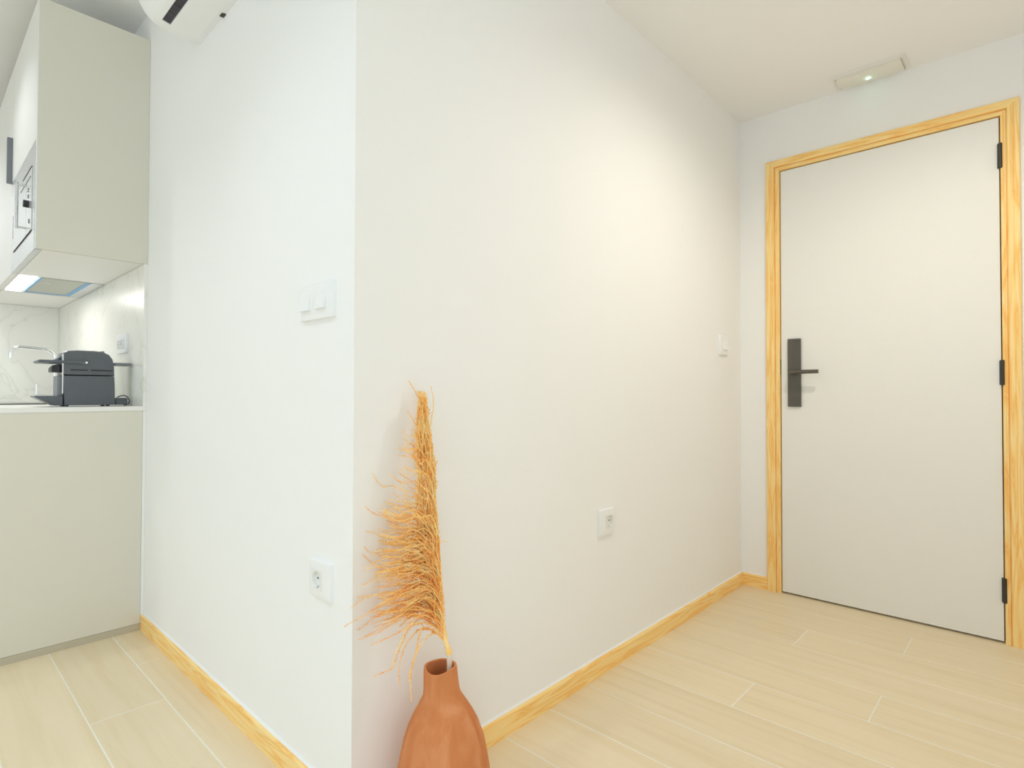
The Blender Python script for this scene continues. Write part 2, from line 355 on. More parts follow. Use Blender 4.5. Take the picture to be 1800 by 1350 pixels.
# ------------------------------------------------------------------ emergency light on the hall ceiling
t = thing('emergency_light', 'frosted rectangular emergency light with a green diode above the door', 'light', (2.128, -.581, H1))
B(2.056, 2.200, -.445, -.720, H1-.003, H1).build('mounting_frame', PLAST2, t, bevel=.0015)
LENS = mat('frosted_lens', (.80, .79, .72, 1), .35)
R = []
for i in range(13):
    q = i/12; y = -.463+(-.702+.463)*q
    R.append([(2.086+.094*s_, y, H1-.003-(.004+.009*math.sin(PI*min(1, max(0, s_)))**.6+.004*math.sin(PI*q))*(0 if e else 1)) for s_, e in [(0, 1)]+[(k/8, 0) for k in range(9)]+[(1, 1)]])
lens = MB().rings(R).build('lens', LENS, t, smooth=True)
LEC = mat('lens_end_cap', lin(176, 168, 140), .5)
for ya, yb in ((-.4625, -.4645), (-.7005, -.7025)): B(2.084, 2.182, ya, yb, H1-.0095, H1-.003).build('lens_end', LEC, t)
GREEN = emit('green_diode', (.45, 1, .80, 1), 14)
MB().rings([[(2.131+.0050*math.cos(a), -.578+.0070*math.sin(a), H1-.020-dz) for a in [2*PI*k/16 for k in range(16)]] for dz in (0, .0022)]).build('green_diode', GREEN, t, smooth=True)
gl = bpy.data.lights.new('green_diode_glow', 'POINT'); gl.energy = .006; gl.color = (.25, 1, .62); gl.shadow_soft_size = .004
go = bpy.data.objects.new('green_diode_glow', gl); COL.objects.link(go); go.location = (2.131, -.578, H1-.0262)

# ------------------------------------------------------------------ ceiling downlights (fixture with its own lamp)
def downlight(label, x, y, z, power, color, angle, blend, group):
    t = thing('downlight', label, 'downlight', (x, y, z), group)
    n = 28; rg = lambda r, dz: [(x+r*math.cos(2*PI*k/n), y+r*math.sin(2*PI*k/n), z-dz) for k in range(n)]
    MB().rings([rg(.034, -.0), rg(.034, .004), rg(.046, .004), rg(.048, .0)], False, False).build('trim_ring', PLAST2, t, smooth=True)
    MB().rings([rg(.034, .0006), rg(.034, .0012)]).build('led_disc', emit('led_disc', (*color, 1), 6), t)
    d = bpy.data.lights.new('downlight_lamp', 'SPOT'); d.energy = power; d.color = color; d.spot_size = math.radians(angle); d.spot_blend = blend; d.shadow_soft_size = .03
    o = bpy.data.objects.new('downlight_lamp', d); COL.objects.link(o); o.location = (x, y, z-.02)
downlight('warm recessed downlight in the hall ceiling', 1.24, -.86, H1, HALL_W, HALL_C, 165, .8, 'recessed ceiling downlights')
for lab, x, y in (('recessed downlight in the ceiling before the kitchen', -.76, 1.9), ('added fill downlight above the left end of the kitchen', -.8, 3.0),
                  ('added fill downlight in the middle of the room ceiling', -1.0, .2), ('added fill downlight by the side window', -2.3, .3),
                  ('added fill downlight at the window end of the kitchen side', -2.3, 2.2), ('added fill downlight near the added back window', -1.7, -1.6)):
    downlight(lab, x, y, H2, ROOM_W*(.62 if y == 1.9 else 1), ROOM_C, 125, .7, 'recessed ceiling downlights')  # all but the first are unseen, added to lift floor and ceiling

# ------------------------------------------------------------------ air conditioner
AY0, AY1 = .19, .985
t = thing('air_conditioner', 'white wall-mounted air conditioner with a louvre slot filled dark', 'air conditioner', (0, (AY0+AY1)/2, 2.137))
prof = [(0, 2.142), (-.020, 2.138), (-.060, 2.137), (-.092, 2.138), (-.118, 2.1425), (-.142, 2.152), (-.163, 2.170), (-.180, 2.197), (-.193, 2.235), (-.200, 2.285), (-.202, 2.34), (-.198, 2.39), (-.186, 2.412), (-.165, 2.42), (0, 2.42)]
# body with the outlet channel cut out along the underside (x -.128 .. -.098)
pr_cut = [(0, 2.142), (-.020, 2.138), (-.060, 2.137), (-.092, 2.138), (-.102, 2.1395), (-.108, 2.19), (-.150, 2.20), (-.1265, 2.1445), (-.142, 2.152), (-.163, 2.170), (-.180, 2.197), (-.193, 2.235), (-.200, 2.285), (-.202, 2.34), (-.198, 2.39), (-.186, 2.412), (-.165, 2.42), (0, 2.42)]
MB().prism(pr_cut, 1, AY0+.05, AY1-.048).build('body', PLAST, t)
for a, b_ in ((AY0, AY0+.05), (AY1-.048, AY1)):
    inn = [(x*.985, 2.28+(z-2.28)*.985) for x, z in prof]
    s0, s1 = (inn, prof) if a == AY0 else (prof, inn)
    mid = a+.012 if a == AY0 else b_-.012
    R = [[(x, y, z) for x, z in pr] for pr, y in (((inn, a), (prof, mid), (prof, b_)) if a == AY0 else ((prof, a), (prof, mid), (inn, b_)))]
    MB().rings(R).build('end_cap', PLAST, t, smooth=True)
MB().prism([(-.1030, 2.1425), (-.1262, 2.1472), (-.136, 2.175), (-.1060, 2.172)], 1, AY0+.0505, AY1-.0485).build('louvre', mat('dark_slot_fill', lin(58, 52, 62), .5), t)  # dark block filling the outlet, the slot's shade put into its colour
VAN = mat('louvre_vane', lin(84, 78, 90), .5)
for k in range(14):
    y = AY1-.105-k*.05; MB().prism([(-.1032, 2.1415), (-.1260, 2.1461), (-.1260, 2.1470), (-.1032, 2.1424)], 1, y, y+.0025).build('vane', VAN, t)
MB().prism([(-.1275, 2.1445), (-.143, 2.1515), (-.1640, 2.1695), (-.1812, 2.1965), (-.1942, 2.235), (-.1925, 2.235), (-.179, 2.198), (-.162, 2.172), (-.142, 2.1545)], 1, AY0+.052, AY1-.0495).build('front_flap', PLAST, t)
MB().prism([(-.0, 2.1380), (-.012, 2.1375), (-.012, 2.1455), (0, 2.1455)], 1, .752, .772).build('service_notch', SEAM, t)

# ------------------------------------------------------------------ kitchen
Y1, XU, ZB, ZT = 1.552, -.355, 1.4776, 2.3973
WT, WB = .8985, .8805
kit = tag(B(-.012, -.0005, Y1+.001, YN-.012, WT, ZB-.001).build('backsplash', MARBLE, loc=(0, Y1, WT)), 'pale veined marble backsplash behind the coffee machine', 'backsplash')
tag(B(-.62, -.0125, YN-.012, YN-.0005, WT, ZB-.001).build('backsplash', MARBLE, loc=(-.3, YN, WT)), 'veined marble backsplash on the end wall behind the tap', 'backsplash')
t = thing('base_cabinet', 'beige base cabinet with a plain side panel under the worktop', 'cabinet', (-.3, 2.4, 0))
B(-.585, -.0125, Y1+.002, Y1+.020, .027, WB).build('side_panel', LAM, t)
B(-.58, -.0125, Y1+.0015, Y1+.02, 0, .026).build('plinth', mat('grey_plinth', lin(190, 182, 162), .5), t)
B(-.0118, -.0006, Y1+.001, Y1+.02, .0, WB).build('filler_strip', CAULK, t)
B(-.565, -.0125, Y1+.0205, YN-.001, .09, WB).build('carcass', LAM, t)
for k in range(3): 
    y0 = Y1+.021+k*.609; dd = B(-.585, -.566, y0+.0015, y0+.6075, .095, WB-.03).build('cabinet_door', LAM_LIT, t)
    B(-.60, -.586, y0+.02, y0+.034, .6, .8).build('handle', DARK, dd)
tag(B(-.615, -.0005, Y1, YN-.0125, WB+.0004, WT).build('worktop', WORKT, loc=(-.3, 2.4, WB)), 'thin off-white kitchen worktop under the coffee machine', 'worktop')

# upper unit with the built-in microwave
YM0, YM1 = Y1+.020, 2.212
ZM = 1.879
t = thing('wall_cabinet', 'beige wall cabinet with a tall side panel housing the microwave', 'cabinet', (-.18, 1.88, ZB))
B(XU+.003, -.0006, Y1, Y1+.0195, ZB, ZT).build('side_panel', LAM, t)
B(XU, XU+.0028, Y1+.0002, Y1+.0193, ZB, ZT).build('edge_band', LAM_LIT, t)
B(XU+.022, -.0006, YM0, YM1, ZM+.003, ZT).build('carcass', LAM, t)
B(XU+.022, -.0125, YM0, YM1, ZB, ZB+.010).build('bottom_panel', UNDER, t)
B(-.012, -.0006, YM0, YM1, ZB, ZM).build('back_panel', LAM, t)
d = B(XU, XU+.020, YM0+.001, YM1-.0015, ZM+.001, ZT-.002).build('flap_door', LAM_LIT, t)
# microwave
mw = thing('microwave', 'built-in steel microwave with a bar handle in the wall cabinet', 'microwave', (-.2, 1.88, ZB+.0105))
XF = XU-.001
B(XU+.021, -.03, YM0+.03, YM1-.03, ZB+.0115, ZM-.01).build('housing', GREYP, mw)
fr = MB()
fr.box(XF, XU+.020, YM0+.002, YM1-.002, ZB-.001, 1.553).box(XF, XU+.020, YM0+.002, YM1-.002, 1.800, ZM-.002)
fr.box(XF, XU+.020, YM0+.002, YM0+.055, 1.553, 1.800).box(XF, XU+.020, YM1-.075, YM1-.002, 1.553, 1.800)
fr.build('trim_frame', STEEL, mw)
B(XF-.002, XU+.015, 1.768, YM1-.077, 1.560, 1.793).build('oven_door', GLASSB, mw)
B(XF-.002, XU+.015, YM0+.057, 1.765, 1.560, 1.793).build('control_panel', mat('control_panel_silver', (.66, .67, .68, 1), .22, metal=.4), mw)
for z, ya, yb in ((1.556, 1.65, 2.12), (1.797, 1.64, 1.86), (1.764, 1.655, 1.92)): B(XF-.0028, XF-.0002, ya, yb, z-.0012, z+.0012).build('trim_groove', SEAM, mw)
B(XF-.0015, XF-.0002, 2.15, 2.153, 1.62, 1.72).build('trim_groove', SEAM, mw)
hb = MB().tube([(XU-.031, 1.738+.02, 1.583), (XU-.031, 1.738+.02, 1.762)], .0048, 12).build('handle', STEEL, mw, smooth=True)
for z in (1.752, 1.588): MB().tube([(XU-.031, 1.758, z), (XU-.003, 1.758, z)], .0038, 12).build('standoff', STEEL, hb, smooth=True)
kn = MB().tube([(XF-.002, 1.70, 1.668), (XF-.018, 1.70, 1.668)], .0135, 20).build('knob', BLACKD, mw, smooth=True)
for z, y in ((1.728, 1.706), (1.720, 1.712), (1.703, 1.706), (1.697, 1.712)): MB().tube([(XF-.002, y, z), (XF-.004, y, z)], .0032, 10).build('button', BLACKD, mw)
B(XF-.004, XF-.002, 1.682, 1.686, 1.592, 1.608).build('button', BLACKD, mw)

# upper unit with the hood, and the last unit
for k, (ya, yb, lab) in enumerate(((2.2135, 2.806, 'beige wall cabinet with a dark edge handle next to the microwave'), (2.8075, YN-.0125, 'beige wall cabinet above the tap at the end of the kitchen'))):
    t = thing('wall_cabinet', lab, 'cabinet', (-.18, (ya+yb)/2, ZB))
    B(XU+.022, -.0125, ya, yb, ZB+.012, ZT).build('carcass', LAM, t)
    if k: B(XU+.022, -.0125, ya, yb, ZB, ZB+.0115).build('bottom_panel', UNDER, t)
    else: B(XU+.022, XU+.026, ya, yb, ZB, ZB+.0115).build('bottom_panel', UNDER, t)
    d = B(XU, XU+.020, ya+.0015, yb-.0015, ZB, ZT-.002).build('cabinet_door', LAM_LIT, t)
    B(XU-.019, XU-.0005, ya+.004, ya+.022, 1.878, 2.080).build('handle', mat('handle_grey', lin(120, 122, 128), .4, metal=.4), d)
t = thing('range_hood', 'steel under-cabinet hood with a lit lamp and blue protective film', 'range hood', (-.17, 2.5, ZB))
hz = ZB
B(-.328, -.0128, 2.216, 2.804, hz+.0015, hz+.0115).build('hood_plate', FILTER, t)
B(-.0620, -.0140, 2.219, 2.800, hz-.002, hz+.0012).build('edge_rail', STEEL, t)
B(-.326, -.0640, 2.765, 2.800, hz-.002, hz+.0012).build('edge_rail', STEEL, t)
HL = emit('hood_lamp', (1, .98, .93, 1), 9)
lp = B(-.322, -.262, 2.225, 2.755, hz-.0022, hz+.0012).build('lamp_cover', HL, t, bevel=.001)
B(-.251, -.068, 2.219, 2.735, hz-.003, hz+.0012).build('filter', mat('filter_mesh', lin(196, 198, 188), .45, metal=.3, bump=.3, bscale=900), t)
B(-.256, -.246, 2.219, 2.735, hz-.0042, hz-.0032).build('blue_film_strip', BLUE, t)
B(-.086, -.066, 2.219, 2.738, hz-.0046, hz-.0032).build('blue_film_strip', BLUE, t)
B(-.2455, -.0865, 2.715, 2.738, hz-.0042, hz-.0032).build('blue_film_strip', BLUE, t)
B(-.235, -.195, 2.33, 2.36, hz-.0045, hz-.0032).build('filter_latch', STEEL, t)
hl = area('hood_lamp_light', (-.292, 2.49, hz-.006), (0, 0, 0), .05, .5, 1.6, (1, .97, .9)); 

# sockets on the marble
t = thing('wall_outlet', 'white double socket on the marble above the coffee machine', 'outlet', (-.012, 1.862, 1.128))
W = OnWall('marble', 1.862); plate(W, 1.1685, .0790, .0425, t); socket_insert(W, -.030, 1.166, t, .020, .018, .0115, .0018); socket_insert(W, .030, 1.166, t, .020, .018, .0115, .0018)

# hob
t = thing('induction_hob', 'thin black glass hob set on the worktop behind the coffee machine', 'hob', (-.33, 2.5, WT))
B(-.575, -.10, 2.22, 2.78, WT+.0002, WT+.005).build('glass', mat('black_glass', lin(50, 54, 52), .1), t, bevel=.001)
for x, y, r in ((-.43, 2.37, .085), (-.43, 2.63, .075), (-.22, 2.37, .075), (-.22, 2.63, .085)):
    n = 32; MB().rings([[(x+q*math.cos(2*PI*k/n), y+q*math.sin(2*PI*k/n), WT+.0053) for k in range(n)] for q in (r-.002, r)], False, False).build('cooking_ring', GREYP, t)

# tap
TX, TY = -.087, 2.98
t = thing('kitchen_tap', 'chrome swan-neck tap with a side lever behind the coffee machine', 'tap', (TX, TY, WT))
MB().tube([(TX, TY, WT), (TX, TY, WT+.006)], .026, 24).build('base', CHROME, t, smooth=True)
MB().tube([(TX, TY, WT+.0062), (TX, TY, WT+.085)], .0135, 20).build('body', CHROME, t, smooth=True)
zt = 1.199
sp = [(TX, TY, WT+.084), (TX, TY, zt-.055)]
for k in range(1, 9): a = PI/2*k/8; sp.append((TX-.05*(1-math.cos(a)), TY, zt-.055+.05*math.sin(a)))
XE = -.280
sp.append((XE+.04, TY, zt-.005+.008))
for k in range(1, 8): a = PI/2*k/7; sp.append((XE+.04-.038*math.sin(a), TY, zt+.003-.038*(1-math.cos(a))))
sp.append((XE+.002, TY, zt-.060))
MB().tube(sp, .0095, 16).build('spout', CHROME, t, smooth=True)
lv = MB().tube([(TX-.012, TY, WT+.028), (TX-.085, TY, WT+.034)], .0105, 16).build('lever_arm', CHROME, t, smooth=True)
MB().tube([(TX-.080, TY, WT+.036), (TX-.080, TY, WT+.100)], .006, 12).build('lever_pin', CHROME, lv, smooth=True)

# ------------------------------------------------------------------ coffee machine (side on, spout towards the room)
CY0, CY1 = 1.690, 1.808
t = thing('coffee_machine', 'black capsule coffee machine with a flip handle on the worktop', 'coffee machine', (-.17, (CY0+CY1)/2, WT))
zb = WT+.004
up = [(-.2505, 1.022), (-.2520, 1.095), (-.2480, 1.108), (-.236, 1.118), (-.205, 1.1215), (-.150, 1.1220), (-.120, 1.1195), (-.098, 1.108), (-.086, 1.090), (-.081, 1.066), (-.079, 1.022)]
lo = [(-.2430, zb), (-.2480, 1.0205), (-.0805, 1.0205), (-.0785, .99), (-.0770, zb)]
def bulge(prof, name, m, y0, y1, par, edge=.012, smooth=True):
    cx = sum(p[0] for p in prof)/len(prof); cz = sum(p[1] for p in prof)/len(prof)
    def sc(q): return [(cx+(x-cx)*(1-q*.5), cz+(z-cz)*(1-q)) for x, z in prof]
    R = []
    for q, y in ((.05, y0), (.015, y0+edge*.35), (0, y0+edge), (0, y1-edge), (.015, y1-edge*.35), (.05, y1)): R.append([(x, y, z) for x, z in sc(q)])
    return MB().rings(R).build(name, m, par, smooth=smooth)
bu = bulge(up, 'upper_shell', BLACKP, CY0+.001, CY1-.001, t)
MB().prism(lo, 1, CY0, CY1).build('lower_shell', BLACKP, t, bevel=.003)
# recessed grip lines on the side
for a, b_ in ((-.226, -.170), (-.160, -.088)): B(a, b_, CY0-.0004, CY0+.006, 1.0405, 1.0455).build('side_groove', BLACKD, t)
# handle: two arms and a cross grip
for s_, y0, y1 in ((0, CY0-.007, CY0+.0006), (1, CY1-.0006, CY1+.007)):
    arm = MB().prism([(-.325, 1.0735), (-.320, 1.0795), (-.20, 1.0785), (-.186, 1.0815), (-.172, 1.0805), (-.165, 1.0735), (-.170, 1.0660), (-.182, 1.0635), (-.20, 1.0690), (-.318, 1.0680)], 1, y0, y1).build('handle_arm', BLACKP, t, bevel=.0015)
    yy = y0-.0006 if s_ == 0 else y1+.0006
    MB().tube([(-.1755, yy, 1.0730), (-.1755, (y0+y1)/2, 1.0730)], .0042, 14).build('pivot_cap', CHROME, arm, smooth=True)
MB().prism([(-.327, 1.0725), (-.320, 1.0800), (-.285, 1.0790), (-.272, 1.0745), (-.285, 1.0690), (-.318, 1.0675)], 1, CY0+.0008, CY1-.0008).build('handle_grip', BLACKP, t, bevel=.002)
MB().prism([(-.281, 1.0330), (-.281, 1.050), (-.268, 1.0640), (-.252, 1.0640), (-.252, 1.0330)], 1, CY0+.022, CY1-.022).build('coffee_outlet', BLACKD, t, bevel=.004)
MB().prism([(-.276, 1.078), (-.252, 1.0985), (-.249, 1.0905), (-.262, 1.077)], 1, CY0+.03, CY1-.03).build('capsule_guide', GREYP, t, bevel=.002)
B(-.2640, -.2445, CY0+.012, CY1-.012, .9400, 1.020).build('front_plate', GREYP, t, bevel=.004)
B(-.2515, -.2475, CY0+.0002, CY0+.006, .95, 1.105).build('front_bezel', CHROME, t)
tr = MB().prism([(-.3340, .9365), (-.3320, .9405), (-.2475, .9405), (-.2475, zb), (-.272, zb)], 1, CY0+.004, CY1-.004).build('drip_tray', BLACKP, t, bevel=.0015)
for k in range(7): B(-.325, -.255, CY0+.016+k*.0135, CY0+.022+k*.0135, .9407, .9415).build('drip_bar', STEEL, tr)
B(-.118, -.105, CY0+.05, CY0+.068, 1.1188, 1.1245).build('power_button', BLACKP, t, bevel=.002)
# water tank and its base at the back
B(-.0765, -.030, CY0+.012, CY1-.012, zb, .931).build('tank_base', BLACKP, t, bevel=.003)
TG = thin_glass('tank_plastic', (.93, .94, .92, 1), .08)
tk = B(-.0755, -.0215, CY0+.010, CY1-.010, .9315, 1.066).build('water_tank', TG, t, bevel=.004)
B(-.0770, -.0190, CY0+.008, CY1-.008, 1.0665, 1.0775).build('tank_lid', GREYP, t, bevel=.003)
for x in (-.235, -.10): 
    for y in (CY0+.012, CY1-.02): MB().tube([(x, y, WT), (x, y, zb+.001)], .007, 12).build('foot', BLACKD, t, smooth=True)
cb = [(-.070, CY0+.006, .9325), (-.058, CY0+.004, .9400), (-.045, CY0+.003, .9415), (-.034, CY0+.004, .9370), (-.027, CY0+.006, .926), (-.024, CY0+.010, .915), (-.026, CY0+.02, .906), (-.030, CY0+.05, WT+.003), (-.0235, CY0+.10, WT+.003)]
MB().tube(cb, .0026, 8).build('power_cord', BLACKP, t, smooth=True)

# ------------------------------------------------------------------ vase and dried plume
DV = 1.25
def pt(px, py, depth): return CAM + depth*(FW + RT*((px-900)/FPX) + UP*((675-py)/FPX))
axis = pt(780, 1349, DV)
VA = Vector((axis.x, axis.y, 0)); E1 = Vector((RT.x, RT.y, 0)).normalized(); E3 = Vector((-FW.x, -FW.y, 0)).normalized()
S1 = DV/FPX
rows = [(1452, 55, 0), (1447, 64, 0), (1430, 74, 0), (1405, 81.5, 0), (1375, 83.5, 0), (1349, 80.5, 0), (1325, 76.5, 0), (1300, 71.5, 0), (1272, 62, -.5), (1255, 53.5, -1), (1240, 44.5, -1.6), (1230, 38.5, -2.4), (1221, 33.2, -3.5), (1212, 31.2, -4.6), (1200, 30, -5.5), (1188, 29.3, -6.3), (1178, 28.8, -6.8)]
zof = lambda py: axis.z + (1349-py)*S1
N = 48; rings = []
def vring(rpx, off, z, wob, tilt=0):
    out = []
    for k in range(N):
        a = 2*PI*k/N; r = rpx*S1*(1+wob*math.cos(4*a+.6)+.5*wob*math.cos(3*a+1))
        zz = z + tilt*(math.sin(a+.9)*.0032 + math.cos(2*a+.4)*.0022)
        p = VA + E1*(off*S1 + r*math.cos(a)) - E3*(r*math.sin(a)); out.append((p.x, p.y, zz))
    return out
z0 = zof(1452)
for py, r, off in rows:
    z = zof(py) - z0*(max(0, (py-1349)/103))
    nk = max(0, min(1, (1250-py)/60)); rings.append(vring(r, off, z, .001+.033*nk, nk))
zr = zof(1172); rings.append(vring(27.6, -7, zr, .036, 1)); rings.append(vring(25.6, -7, zr+.0006, .036, 1)); rings.append(vring(24.0, -7, zr-.001, .036, 1))
for py, r, off in ((1185, 23.6, -6.5), (1205, 25, -5.2), (1221, 27.5, -3.5), (1240, 38, -1.6), (1272, 56, 0), (1320, 70, 0), (1375, 77, 0), (1420, 70, 0), (1440, 50, 0)):
    nk = max(0, min(1, (1250-py)/60)); rings.append(vring(r, off, zof(py) - z0*(max(0, (py-1349)/103)), .006+.03*nk, nk))
TER = mat('terracotta', (1, 1, 1, 1), .8, spec=.15, bump=.12, bscale=60); nt = TER.node_tree; p_ = nt.nodes['Principled BSDF']
tc = nt.nodes.new('ShaderNodeTexCoord'); mp = nt.nodes.new('ShaderNodeMapping'); mp.inputs['Scale'].default_value = (26, 26, 7)
nz = nt.nodes.new('ShaderNodeTexNoise'); nz.inputs['Scale'].default_value = 1; nz.inputs['Detail'].default_value = 5; nz.inputs['Distortion'].default_value = .7
nt.links.new(tc.outputs['Object'], mp.inputs[0]); nt.links.new(mp.outputs[0], nz.inputs['Vector'])
rp = ramp(nt, [(.28, lin(196, 120, 76)), (.5, lin(206, 132, 84)), (.72, lin(216, 148, 104))]); nt.links.new(nz.outputs['Fac'], rp.inputs[0]); nt.links.new(rp.outputs[0], p_.inputs['Base Color'])
tag(MB().rings(rings, True, True).build('vase', TER, smooth=True, loc=VA), 'terracotta vase with a narrow neck and uneven rim on the floor', 'vase')

def straw(name, c1, c2):
    m = mat(name, c1, .6, spec=.2); nt = m.node_tree; p = nt.nodes['Principled BSDF']
    tc = nt.nodes.new('ShaderNodeTexCoord'); n = nt.nodes.new('ShaderNodeTexNoise'); n.inputs['Scale'].default_value = 45
    nt.links.new(tc.outputs['Object'], n.inputs['Vector']); r = ramp(nt, [(.35, c1), (.65, c2)]); nt.links.new(n.outputs['Fac'], r.inputs[0]); nt.links.new(r.outputs[0], p.inputs['Base Color'])
    return m
GOLD = straw('golden_straw', lin(255, 204, 118), lin(255, 229, 164))
AMBER = straw('amber_straw', lin(248, 178, 98), lin(255, 210, 136))
SLEEVE = mat('paper_sleeve', lin(232, 216, 196), .6, bump=.2, bscale=120)
def wall_depth(px, py, gap):
    d = FW + RT*((px-900)/FPX) + UP*((675-py)/FPX)
    if d.y <= 0: return 9
    k = (-gap-CAM.y)/d.y
    return k if CAM.x+k*d.x > -.004 else 9
def adepth(py): return 1.262 + (1180-py)*.00018            # the plume leans back towards the wall
def pp(px, py, w=0):
    dep = min(adepth(py)-w, wall_depth(px, py, .006)); return pt(px, py, dep)
AX = [(783, 1134), (780, 1095), (777, 1045), (773, 985), (769, 925), (765, 872), (759, 815), (750, 762), (744, 722)]
def axp(t):
    q = t*(len(AX)-1); i = min(int(q), len(AX)-2); f = q-i
    return (AX[i][0]+(AX[i+1][0]-AX[i][0])*f, AX[i][1]+(AX[i+1][1]-AX[i][1])*f)
def smooth_line(pts, step=.004):
    P = [Vector(p) for p in pts]; P = [P[0]*2-P[1]] + P + [P[-1]*2-P[-2]]; out = []
    for i in range(1, len(P)-2):
        n = max(2, int((P[i+1]-P[i]).length/step))
        for k in range(n):
            t = k/n; a, b, c, d = P[i-1], P[i], P[i+1], P[i+2]
            out.append(.5*((2*b)+(c-a)*t+(2*a-5*b+4*c-d)*t*t+(3*b-a-3*c+d)*t**3))
    out.append(P[-2]); return out
def frond(mb, pts, rg, r0=.0008, spike=.0042, dens=1.0, first=.12):
    """a wiry stalk (root to tip) set with small pointed spikelets"""
    L = smooth_line(pts, .006); n = len(L)
    L = [p + Vector((rg.uniform(-1, 1), rg.uniform(-1, 1), rg.uniform(-1, 1)))*.0006 for p in L]
    mb.tube(L, [r0*(1.15-.75*i/(n-1)) for i in range(n)], 4, False)
    s = 0; a = rg.uniform(0, 6.28); step = .0034/dens
    for i in range(1, n):
        seg = (L[i]-L[i-1]); ln = seg.length
        if ln < 1e-6: continue
        t = seg/ln; s0 = 0; o = t.orthogonal().normalized(); q = t.cross(o)
        while s0 < ln:
            if i/n > first:
                a += 2.4 + rg.uniform(-.5, .5); d = (o*math.cos(a)+q*math.sin(a)); base = L[i-1]+t*s0
                le = spike*rg.uniform(.6, 1.15)*(1-.45*i/n); tip = base + (t*.70+d*.72)*le; mid = base+(t*.70+d*.72)*le*.45
                wv = t.cross(d)*le*.27; dv = d*le*.12 - t*le*.08
                mb.add([base, mid+wv, mid-wv, mid+dv, tip], [(0, 1, 3), (0, 3, 2), (1, 4, 3), (3, 4, 2), (0, 2, 1), (1, 2, 4)])
            s0 += step*rg.uniform(.7, 1.3)
rg = random.Random(11)
t = thing('dried_plume', 'golden dried grass plume standing in the terracotta vase', 'dried plant', tuple(pt(776, 1330, DV)))
stem = [pt(772, 1335, 1.255), pt(783, 1230, 1.258), pt(790, 1180, 1.262)]
MB().tube(smooth_line([pt(772, 1335, 1.255), pt(785, 1230, 1.258), pt(790.5, 1172, 1.262), pt(788.5, 1146, 1.266), pt(785, 1134, 1.268)], .01), .0050, 12).build('stem', AMBER, t, smooth=True)
sl = smooth_line([pt(786.5, 1215, 1.258), pt(790.5, 1178, 1.262), pt(789.5, 1150, 1.265)], .008)
MB().tube(sl, [.0068-.0008*i/len(sl) for i in range(len(sl))], 12).build('paper_sleeve', SLEEVE, t, smooth=True)
cs = smooth_line([pt(789.5, 1151, 1.265), pt(787.5, 1140, 1.267), pt(783.5, 1126, 1.269), pt(781.5, 1108, 1.272)], .004)
MB().tube(cs, [.0058, .0068, .0066, .0060]+[.0052-.0020*i/len(cs) for i in range(len(cs)-4)], 12).build('collar', GOLD, t, smooth=True)
ml = smooth_line([pp(x, y) for x, y in AX], .01)
MB().tube(ml, [.0030*(1-.8*i/len(ml)) for i in range(len(ml))], 8).build('main_stalk', AMBER, t, smooth=True)
